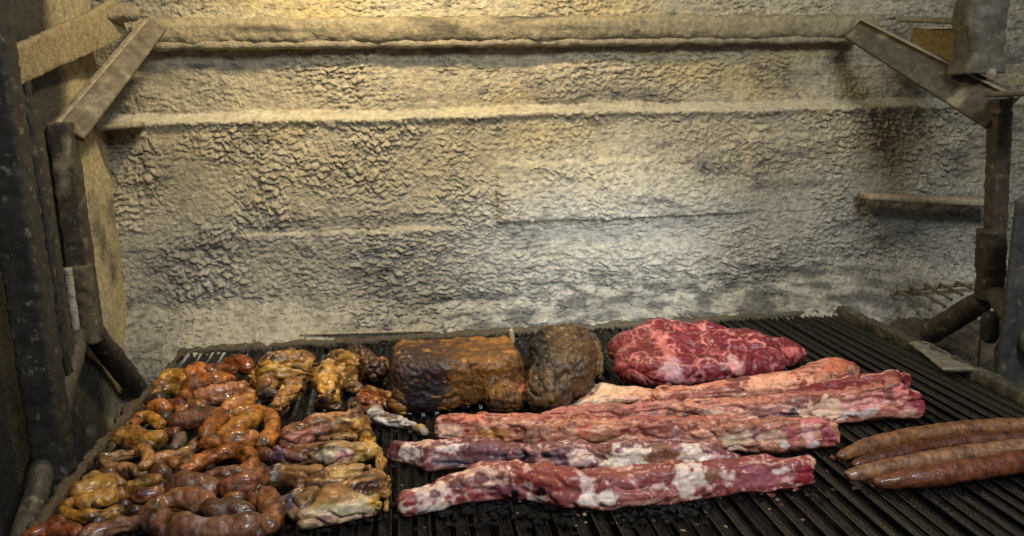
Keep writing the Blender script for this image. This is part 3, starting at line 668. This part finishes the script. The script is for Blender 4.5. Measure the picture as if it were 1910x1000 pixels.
def paint_sb(V, C):
    C = blots(V, C, (140, 92, 40), 45, -0.1, 0.4); return blots(V, C, (90, 60, 34), 60, 0.2, 0.5, seed=4)
meat("sweetbread", [cap(150, 920, 195, 905, 20, 20, (182, 138, 66)), cap(170, 895, 205, 918, 16, 18, (170, 130, 70)), cap(160, 935, 205, 930, 16, 15, (180, 130, 56)), cap(205, 895, 225, 900, 12, 10, (126, 92, 72))], M['skin'],
     "lumpy yellow sweetbread with a bluish white glint by the left rail", "offal", paint_sb, disp=(0.008, 45, 0.002, 120))
scraps = [(300, 880), (288, 905), (345, 865), (240, 880), (225, 945), (270, 955), (318, 808), (300, 780), (352, 860), (500, 850), (495, 900), (365, 760), (330, 755), (290, 745), (320, 860), (310, 930), (250, 955), (225, 920), (200, 885), (380, 870), (460, 735), (455, 755), (480, 870), (270, 840), (110, 972), (180, 975), (300, 720), (345, 720), (410, 800), (440, 930), (415, 935), (480, 915)]
for i, (x, y) in enumerate(scraps):
    q = random.uniform(-4, 4)
    S([(x - 20, y + 3 + q, 11), (x, y, 15), (x + 22, y + 2 - q, 11)], [(112, 66, 38), (72, 46, 34), (150, 98, 48)][i % 3], (44, 28, 22), ["small reddish brown burnt scrap in a gap between the sausages", "small blackish burnt scrap in a gap between the sausages", "small tan crisp scrap in a gap between the sausages"][i % 3], "burnt_scrap", "burnt scrap", "burnt scraps between the sausages", dz=-0.003, seed=i * 3.1, lump=0.006)
LG = "long thick sausages at the right of the grate"
LS = [([(1572, 850, 13), (1640, 827, 19), (1740, 808, 20), (1840, 799, 20), (1950, 795, 20)], "long brown sausage at the back of the bundle next to the bare bars", 0.0),
      ([(1600, 866, 13), (1680, 846, 18), (1780, 828, 18), (1950, 814, 18)], "long dark brown sausage sunk between its paler neighbours in the bundle", -0.003),
      ([(1590, 886, 15), (1680, 868, 20), (1800, 848, 21), (1950, 832, 21)], "long pale sausage with a bright shine along the middle of the bundle", 0.006),
      ([(1642, 900, 17), (1740, 888, 24), (1850, 870, 25), (1960, 854, 25)], "long reddish sausage at the front of the bundle with a torn open end", 0.0)]
for i, (p, lb, dz) in enumerate(LS):
    S(p, [(138, 94, 60), (96, 54, 30), (146, 106, 76), (118, 66, 40)][i], [(120, 76, 46), (80, 40, 18), (116, 70, 42), (100, 48, 24)][i], lb, group=LG, dz=dz, lump=0.0012, amp=0.0014, strength=0.75)

# --- chicken ---------------------------------------------------------------------------
CG = "grilled chicken pieces beside the sausages"
def paint_ch(seed, dark=0.25, dcol=(62, 38, 24)):
    def f(V, C):
        C = blots(V, C, np.array([120, 72, 36]), 34, -0.1, 0.35, (0.45, 1, 1.2), seed=seed, strength=0.85)
        C = blots(V, C, np.array([216, 170, 92]), 44, 0.12, 0.4, (0.5, 1, 1.2), seed=seed + 7, strength=0.8)
        return blots(V, C, np.array(dcol), 42, dark - 0.2, dark + 0.05, (0.5, 1, 1.2), seed=seed + 13, strength=0.9)
    return f
def chicken(label, prims, seed, dark=0.25, plist=(), disp=(0.0055, 30, 0.0026, 95), **kw):
    pf = paint_ch(seed, dark)
    return meat("chicken_piece", prims, M['skin'], label, "chicken", lambda V, C: patches(V, pf(V, C), plist, zg=0.03), disp=disp, k=0.006, h=0.0022, group=CG, crease=0.006, cfreq=42, stretch=(0.5, 1, 1.1), tone=(1.0, 0.88), **kw)
chicken("golden charred chicken half in the back row with its drumstick pointing forward",
        [cap(512, 692, 560, 688, 36, 34, (178, 130, 56), dz=.005), cap(488, 706, 500, 720, 24, 22, (172, 122, 58)), cap(520, 665, 545, 662, 14, 14, (120, 84, 50), dz=.03), cap(490, 732, 520, 742, 14, 14, (92, 80, 70)),
         cap(548, 722, 520, 756, 22, 13, (196, 144, 84), dz=.01), cap(520, 756, 503, 776, 9, 4, (140, 96, 48)), cap(534, 758, 528, 774, 7, 3, (190, 140, 70))], 1.0, 0.22,
        [(520, 690, 30, 12, (222, 172, 76)), (480, 700, 14, 8, (214, 160, 76)), (555, 680, 24, 8, (216, 164, 70)), (485, 735, 16, 10, (70, 62, 58)), (495, 668, 30, 12, (66, 48, 36))])
chicken("golden chicken quarter with ridged skin in the back row beside the burnt piece",
        [cap(612, 705, 614, 742, 30, 20, (208, 156, 70), dz=.004), cap(632, 678, 668, 690, 26, 26, (176, 132, 64), dz=.012), cap(596, 692, 604, 680, 10, 8, (224, 178, 110), dz=.03), cap(612, 684, 620, 674, 8, 7, (224, 178, 110), dz=.035),
         cap(650, 715, 668, 730, 18, 14, (120, 86, 60)), cap(596, 752, 630, 758, 10, 10, (74, 58, 44))], 5.0, 0.27,
        [(612, 715, 18, 22, (224, 172, 84)), (655, 735, 22, 8, (86, 66, 54)), (600, 745, 12, 8, (60, 44, 34))])
chicken("burnt blackened chicken back leaning up against the dark roast",
        [cap(665, 660, 700, 690, 18, 22, (74, 48, 40), dz=.03), cap(690, 690, 708, 715, 22, 14, (90, 58, 44)), cap(715, 675, 720, 690, 12, 10, (150, 86, 70), dz=.01), cap(695, 718, 715, 722, 9, 7, (190, 140, 60))], 9.0, 0.02)
chicken("chicken leg with a bare white bone lying on the open bars",
        [cap(684, 738, 740, 752, 20, 20, (150, 88, 40)), cap(680, 752, 700, 768, 20, 16, (140, 72, 32)), cap(735, 748, 752, 762, 14, 12, (196, 146, 60)), cap(698, 776, 745, 786, 15, 11, (224, 214, 204)), cap(745, 786, 790, 800, 10, 9, (206, 200, 194)), cap(786, 798, 792, 806, 9, 8, (170, 164, 156))], 13.0, 0.3,
        [(740, 790, 50, 8, (220, 212, 204)), (705, 782, 22, 8, (226, 216, 206))])
chicken("split chicken thigh showing pink flesh with a blackened knob on top",
        [cap(545, 820, 600, 800, 26, 28, (168, 108, 76)), cap(600, 800, 668, 790, 26, 24, (172, 116, 66)), cap(664, 800, 686, 822, 20, 18, (196, 142, 54)), cap(660, 755, 664, 778, 13, 15, (56, 42, 38), dz=.02), cap(540, 808, 580, 790, 10, 8, (186, 116, 96), dz=.02)], 17.0, 0.28,
        [(565, 812, 34, 9, (200, 124, 108)), (618, 772, 50, 5, (206, 144, 96)), (600, 815, 22, 10, (96, 78, 66)), (680, 820, 14, 14, (208, 152, 52))])
chicken("chicken drumstick with a purple knuckle and a pale yellow tip",
        [cap(520, 846, 560, 856, 19, 18, (132, 96, 104)), cap(545, 850, 640, 848, 20, 24, (164, 116, 84)), cap(620, 852, 692, 840, 24, 17, (216, 180, 122)), cap(600, 822, 660, 818, 9, 10, (120, 84, 52), dz=.012)], 21.0, 0.34,
        [(620, 848, 34, 13, (228, 208, 172)), (636, 852, 18, 10, (206, 150, 146)), (690, 838, 18, 14, (222, 176, 96)), (516, 846, 13, 13, (128, 96, 116))])
chicken("browned chicken drumstick with a crusted grey knob lying between two others",
        [cap(502, 890, 520, 895, 15, 16, (150, 140, 128)), cap(520, 886, 600, 895, 22, 22, (146, 100, 60)), cap(590, 892, 676, 882, 22, 18, (196, 148, 84)), cap(560, 905, 640, 908, 14, 14, (120, 80, 60))], 25.0, 0.3,
        [(640, 882, 30, 9, (218, 176, 104)), (600, 908, 40, 8, (112, 76, 66)), (503, 888, 12, 12, (168, 160, 148))])
chicken("big chicken leg with a purple bone end and pale shiny underside in the front row",
        [cap(536, 940, 560, 955, 18, 20, (112, 94, 106)), cap(560, 935, 640, 930, 26, 28, (160, 112, 64)), cap(620, 940, 700, 905, 32, 26, (186, 130, 72)), cap(570, 968, 690, 940, 20, 24, (226, 200, 156)), cap(690, 880, 716, 915, 12, 14, (190, 142, 74), dz=.01)], 29.0, 0.32,
        [(640, 952, 80, 10, (232, 212, 170)), (600, 975, 50, 8, (206, 160, 146)), (685, 905, 28, 10, (70, 42, 26)), (570, 925, 26, 12, (128, 96, 46)), (534, 938, 14, 14, (104, 88, 106)), (700, 938, 20, 12, (224, 178, 84))])
chicken("flap of wrinkled yellow chicken skin hanging beside the raw rib ends",
        [cap(702, 836, 712, 862, 8, 10, (182, 136, 66)), cap(712, 862, 704, 884, 10, 9, (168, 116, 62)), cap(722, 890, 720, 950, 6, 6, (196, 152, 84))], 33.0, 0.3)

# --- roasts ----------------------------------------------------------------------------
def paint_r1(V, C):
    C = blots(V, C, (66, 42, 30), 34, -0.15, 0.3, (1, 1, 1), 2, 0.8); C = blots(V, C, (176, 118, 40), 60, 0.1, 0.45, (0.7, 1, 1.3), 5, 0.8)
    C = patches(V, C, [(780, 700, 60, 70, (62, 40, 36)), (860, 758, 100, 22, (52, 34, 34)), (790, 735, 40, 45, (38, 30, 30)), (830, 640, 90, 12, (196, 116, 44)), (925, 650, 50, 18, (176, 120, 48)), (905, 700, 60, 42, (132, 88, 32))], zg=0.05, edge=0.35)
    C = blots(V, C, (48, 30, 26), 55, 0.15, 0.4, (1, 1, 1), 12, 0.8); C = blots(V, C, (206, 140, 66), 75, 0.28, 0.45, (0.5, 1, 1.6), 15, 0.75)
    C = patches(V, C, [(979, 728, 4, 18, (190, 96, 84)), (775, 705, 8, 5, (170, 104, 90)), (805, 688, 10, 5, (170, 110, 84)), (798, 707, 6, 5, (176, 100, 90))], zg=0.04)
    return C
pF = onZ(846, 770, 0); mF = mpp(pF); hxR = 124 * mF
bc = np.array([pF[0] + 0.012, pF[1] + 0.078, 0.043])
roast = meat("beef_roast", [(bc - [hxR, .07, .03], bc + [hxR, .07, .03], 0.022, 0.022, (122, 80, 36), 1.0, (bc, (hxR, 0.076, 0.043))), cap(770, 712, 790, 742, 34, 22, (62, 44, 40)), cap(930, 745, 968, 740, 26, 24, (120, 78, 42)), cap(780, 665, 880, 655, 26, 24, (150, 96, 40), dz=.03)],
     M['roast'], "large square roast with orange crisp top and blackened left side", "roast", paint_r1, k=0.014, h=0.0024, disp=(0.004, 40, 0.0025, 110), crease=0.0025, cfreq=44, low=0.008, lowf=12)
a, b = onY(953, 613, roast.location[1] + 0.05), onY(957, 640, roast.location[1] + 0.05)
V, Q, T = sweep([R(b, .0045, .0045), R(a, .004, .004)], cap='round', step=0.002, seg=12)
o = mesh_mixed("bone_tip", V, Q, T, M['raw'], flat(len(V), (214, 200, 164)), loc=np.array(roast.location)); o.location = (0, 0, 0); o.parent = roast
def paint_r2(V, C):
    C = blots(V, C, (66, 46, 30), 40, -0.1, 0.35, (1, 1, 1), 3, 0.85); C = blots(V, C, (160, 118, 62), 60, 0.1, 0.4, (1.3, 1, 0.7), 6, 0.8)
    C = patches(V, C, [(1045, 615, 75, 40, (84, 70, 60)), (995, 660, 26, 60, (54, 45, 42))], zg=0.06, edge=0.4)
    return blots(V, C, (44, 30, 24), 70, 0.22, 0.45, seed=9, strength=0.8)
meat("beef_roast", [cap(1050, 660, 1056, 690, 62, 56, (120, 86, 46), dz=0.004), cap(1030, 722, 1050, 700, 44, 48, (118, 86, 44)), cap(1095, 640, 1100, 680, 24, 26, (150, 112, 60)), cap(1008, 740, 1030, 745, 28, 24, (110, 78, 40)), cap(1005, 690, 1010, 720, 26, 26, (90, 70, 48))],
     M['roast'], "rounded brown roast with a greyish top between the square roast and the raw flank", "roast", paint_r2, k=0.02, h=0.0025, disp=(0.007, 32, 0.0025, 110), crease=0.004, cfreq=34, low=0.010, lowf=15, tone=(0.85, 0.8))

# --- raw beef --------------------------------------------------------------------------
RG = "raw beef strips laid side by side"
def paint_f(V, C):
    C = blots(V, C, (150, 40, 56), 34, -0.1, 0.4, seed=2, strength=0.8); C = blots(V, C, (120, 56, 58), 40, 0.15, 0.45, seed=6, strength=0.8)
    C = patches(V, C, [(1220, 655, 14, 45, (206, 108, 98)), (1235, 622, 40, 10, (226, 120, 104)), (1250, 690, 22, 22, (196, 150, 160)), (1340, 708, 70, 9, (200, 130, 130)), (1480, 655, 18, 10, (214, 104, 98)), (1180, 690, 34, 24, (170, 62, 66)), (1160, 640, 18, 8, (216, 120, 112)), (1370, 680, 14, 18, (206, 150, 146)), (1285, 660, 20, 12, (150, 26, 48))], wob=0.6, edge=0.35, zg=0.035)
    C = veins(V, C, (224, 142, 132), 17, 0.0, 0.07, (1, 1, 1), 3, 0.75); C = veins(V, C, (214, 140, 138), 30, 0.0, 0.06, (1.3, 1, 0.8), 8, 0.5)
    return C
meat("raw_flank", chain([(1176, 680, 38), (1250, 690, 36), (1350, 686, 32), (1430, 676, 26), (1488, 662, 20)], (156, 44, 54), 0.85) + chain([(1172, 650, 38), (1235, 634, 38), (1310, 634, 34), (1390, 644, 30), (1456, 652, 22)], (152, 42, 52), 0.9, dz=0.006) + chain([(1175, 664, 34), (1245, 660, 36), (1330, 657, 36), (1410, 658, 30), (1470, 658, 20)], (154, 43, 53), 0.95, dz=0.004),
     M['raw'], "big dark red raw flank steak marbled with pink fat, behind the rib strips", "raw meat", paint_f, k=0.02, h=0.0024, disp=(0.005, 26, 0.0018, 110), crease=0.003, cfreq=24, low=0.012, lowf=11, tone=(0.95, (0.95, 0.95, 0.92), 0.27))
def strip(label, prims, plist, base_fn=None, **kw):
    def pf(V, C):
        if base_fn: C = base_fn(V, C)
        return patches(V, C, plist, wob=1.0, edge=0.14, freq=55)
    return meat("raw_rib_strip", prims, M['raw'], label, "raw meat", pf, group=RG, h=kw.pop('h', 0.0021), low=0.006, lowf=18, tone=(0.98, (1.0, 0.97, 0.94), 0.27), **kw)
def lay(V, C):          # layered fat and lean along the strip
    C = veins(V, C, (226, 172, 146), 26, 0.02, 0.10, (0.18, 1, 1.4), 4, 0.85); C = blots(V, C, (140, 62, 56), 40, 0.12, 0.4, (0.3, 1, 1.2), 9, 0.85)
    return veins(V, C, (110, 44, 40), 44, 0.0, 0.05, (0.15, 1, 1.5), 14, 0.8)
def speck(V, C):
    C = blots(V, C, (150, 66, 66), 36, -0.05, 0.4, (0.6, 1, 1), 4, 0.7); C = blots(V, C, (222, 186, 172), 95, 0.22, 0.34, (1, 1, 1), 8, 0.85)
    return veins(V, C, (216, 170, 156), 22, 0.01, 0.05, (0.7, 1, 1), 2, 0.7)
strip("raw strip with a cream fat flap and an orange fat roll",
      [cap(1062, 768, 1130, 738, 10, 30, (232, 188, 156), 0.6), cap(1130, 738, 1235, 738, 30, 18, (230, 176, 148), 0.6), cap(1085, 742, 1120, 722, 10, 12, (178, 88, 74))] + chain([(1235, 742, 22), (1320, 734, 22), (1420, 722, 25), (1500, 712, 28), (1555, 694, 28), (1580, 690, 22)], (212, 140, 112), 0.9),
      [(1135, 732, 55, 26, (238, 198, 164)), (1105, 757, 32, 14, (190, 170, 162)), (1080, 735, 22, 7, (176, 84, 70)), (1200, 742, 34, 14, (226, 168, 140)), (1300, 738, 50, 10, (186, 110, 92)), (1440, 716, 60, 16, (236, 168, 134)), (1545, 690, 30, 14, (216, 122, 84)), (1568, 678, 14, 8, (206, 96, 78)), (1500, 722, 10, 12, (186, 96, 80))], lay, disp=(0.004, 34, 0.0016, 120), crease=0.003, stretch=(0.35, 1, 1.2), cfreq=34)
strip("longest raw strip, ending in a ragged red tip past the others",
      slab([(1010, 782, 15), (1100, 774, 22), (1200, 772, 24), (1300, 768, 27), (1400, 766, 29), (1500, 764, 32), (1590, 752, 37), (1670, 744, 39), (1705, 756, 27)], (196, 124, 108)) + chain([(1480, 742, 16), (1580, 722, 21), (1660, 715, 21), (1688, 708, 12)], (160, 66, 66), dz=.012),
      [(1250, 782, 90, 12, (142, 88, 74)), (1340, 752, 60, 8, (206, 136, 112)), (1350, 775, 30, 14, (196, 160, 138)), (1420, 770, 40, 12, (176, 116, 110)), (1485, 772, 18, 14, (104, 72, 76)), (1550, 764, 48, 18, (234, 200, 172)), (1610, 752, 50, 14, (230, 160, 150)), (1650, 735, 38, 12, (216, 120, 122)), (1560, 722, 80, 8, (150, 56, 58)), (1698, 745, 24, 26, (172, 66, 76)), (1630, 770, 50, 7, (196, 176, 170)), (1715, 768, 12, 14, (206, 150, 134)), (1690, 712, 10, 8, (190, 80, 84))], lay, disp=(0.006, 36, 0.002, 120), crease=0.0045, stretch=(0.4, 1, 1.2), cfreq=36)
strip("raw rib strip with cut bone faces along its side, between two longer strips",
      slab([(824, 798, 24), (900, 802, 29), (980, 804, 30), (1060, 808, 31), (1150, 810, 29), (1250, 808, 29), (1350, 812, 34), (1450, 810, 34), (1552, 808, 26)], (192, 126, 102)) + chain([(850, 784, 12), (960, 784, 12), (1080, 786, 12), (1200, 790, 15), (1300, 790, 12), (1400, 786, 11)], (196, 112, 92), dz=.02),
      [(838, 806, 24, 16, (224, 180, 160)), (870, 782, 40, 6, (216, 128, 108)), (925, 812, 34, 11, (200, 142, 82)), (1010, 805, 26, 13, (186, 134, 110)), (1075, 810, 34, 16, (196, 140, 116)), (1092, 805, 13, 14, (208, 124, 102)), (1130, 815, 18, 14, (190, 132, 98)), (1240, 800, 60, 8, (160, 72, 62)), (1290, 818, 44, 15, (184, 128, 116)), (1375, 815, 30, 18, (190, 164, 140)), (1410, 812, 8, 20, (150, 94, 92)), (1440, 818, 24, 14, (196, 160, 142)), (1475, 808, 10, 20, (190, 104, 110)), (1510, 810, 16, 18, (216, 164, 160)), (1545, 805, 14, 20, (180, 78, 94)), (1478, 832, 9, 6, (236, 222, 214)), (1545, 828, 9, 6, (236, 222, 214)), (1500, 785, 50, 4, (226, 130, 132))], lay, disp=(0.005, 40, 0.0016, 130), crease=0.005, stretch=(0.45, 1, 1.2), cfreq=38)
strip("purplish raw strip with round bone ends and a thick white fat middle",
      slab([(736, 838, 21), (800, 850, 28), (880, 846, 28), (960, 846, 25), (1060, 852, 26), (1150, 852, 30), (1250, 852, 30), (1330, 852, 28), (1376, 862, 15)], (150, 96, 98)),
      [(733, 832, 16, 14, (122, 52, 60)), (766, 842, 18, 16, (222, 200, 194)), (790, 828, 14, 6, (206, 170, 148)), (820, 862, 48, 12, (126, 102, 112)), (840, 836, 36, 8, (226, 206, 200)), (905, 838, 44, 12, (144, 94, 104)), (900, 862, 60, 7, (110, 96, 104)), (970, 842, 12, 10, (134, 88, 90)), (1008, 844, 16, 10, (160, 104, 104)), (1046, 850, 20, 12, (128, 86, 106)), (980, 848, 6, 6, (46, 38, 44)), (1023, 850, 7, 6, (46, 38, 44)), (944, 850, 7, 5, (56, 46, 52)), (1060, 866, 8, 4, (60, 48, 52)), (1085, 850, 26, 16, (216, 182, 172)), (1118, 840, 26, 9, (164, 112, 92)), (1180, 854, 54, 22, (232, 216, 198)), (1246, 850, 28, 20, (164, 112, 88)), (1304, 852, 36, 24, (230, 210, 194)), (1348, 864, 18, 12, (200, 164, 174)), (1372, 866, 10, 8, (156, 92, 104))], speck, disp=(0.006, 30, 0.002, 120), crease=0.003, stretch=(0.6, 1, 1.1), cfreq=26)
strip("thick front rib strip with white fat patches and a deep red tip",
      slab([(760, 938, 24), (820, 922, 29), (900, 896, 35), (965, 894, 39), (1050, 908, 38), (1130, 912, 39), (1250, 902, 38), (1350, 890, 35), (1430, 882, 33), (1506, 876, 28)], (172, 90, 84)),
      [(795, 930, 54, 24, (220, 188, 174)), (768, 938, 14, 8, (172, 72, 68)), (802, 955, 44, 8, (208, 194, 188)), (756, 925, 14, 8, (180, 96, 92)), (810, 925, 16, 8, (150, 110, 112)), (855, 902, 16, 18, (138, 74, 64)), (885, 878, 60, 9, (216, 172, 152)), (920, 898, 26, 22, (214, 168, 148)), (893, 892, 11, 9, (146, 92, 80)), (930, 886, 10, 9, (146, 94, 82)), (900, 925, 36, 10, (176, 78, 88)), (964, 882, 13, 20, (176, 84, 68)), (981, 888, 7, 24, (226, 186, 166)), (1042, 894, 58, 26, (172, 78, 70)), (950, 918, 34, 10, (146, 70, 90)), (964, 922, 10, 8, (44, 28, 32)), (1016, 920, 10, 7, (44, 28, 32)), (1010, 938, 40, 5, (196, 176, 168)), (1090, 905, 14, 22, (214, 182, 176)), (1125, 930, 36, 12, (230, 212, 202)), (1280, 898, 30, 28, (232, 208, 192)), (1326, 882, 20, 14, (164, 116, 88)), (1356, 890, 16, 14, (226, 196, 180)), (1425, 892, 48, 24, (178, 96, 106)), (1462, 878, 20, 7, (234, 210, 202)), (1510, 884, 17, 22, (172, 42, 58)), (1520, 862, 14, 8, (216, 164, 144)), (1240, 942, 70, 5, (200, 150, 130))], speck, disp=(0.006, 28, 0.002, 120), crease=0.003, stretch=(0.6, 1, 1.1), cfreq=24)

# --- crumbs and burnt grease on the bars ------------------------------------------------
def crumbs():
    V, Fc, C = [], [], []
    ico = [(0, 0, 1), (.894, 0, .447), (.276, .851, .447), (-.724, .526, .447), (-.724, -.526, .447), (.276, -.851, .447), (.724, .526, -.447), (-.276, .851, -.447), (-.894, 0, -.447), (-.276, -.851, -.447), (.724, -.526, -.447), (0, 0, -1)]
    tri = [(0, 1, 2), (0, 2, 3), (0, 3, 4), (0, 4, 5), (0, 5, 1), (1, 6, 2), (2, 7, 3), (3, 8, 4), (4, 9, 5), (5, 10, 1), (6, 7, 2), (7, 8, 3), (8, 9, 4), (9, 10, 5), (10, 6, 1), (11, 7, 6), (11, 8, 7), (11, 9, 8), (11, 10, 9), (11, 6, 10)]
    spots = []
    for k in range(420):
        z = random.random()
        if z < .45: px, py, r, c = random.gauss(960, 110), random.gauss(955, 16), random.uniform(2, 8), (22, 21, 21)
        elif z < .6: px, py, r, c = random.uniform(1150, 1320), random.gauss(948, 12), random.uniform(2, 6), (34, 36, 40)
        elif z < .8: px, py, r, c = random.uniform(500, 760), random.uniform(770, 990), random.uniform(3, 7), (36, 27, 22)
        elif z < .92: px, py, r, c = random.uniform(720, 1500), random.uniform(900, 995), random.uniform(1.5, 4), random.choice([(120, 104, 86), (150, 128, 100), (90, 60, 52)])
        else: px, py, r, c = random.uniform(1400, 1640), random.uniform(800, 930), random.uniform(2, 6), random.choice([(60, 52, 44), (120, 70, 64)])
        p = onZ(px, py, 0.001); r *= mpp(p); n = len(V)
        for v in ico: V.append(p + np.array(v) * r * np.array([1.2, 1.3, .55]) * random.uniform(.45, 1.5))
        Fc += [tuple(i + n for i in t) for t in tri]; C += [s2l(c)] * 12
    return mesh_np("charred_crumbs", np.array(V), np.array(Fc), M['char'], np.array(C), smooth=False)
tag(crumbs(), "burnt crumbs and black grease scattered over the bars", "crumbs", kind="stuff")
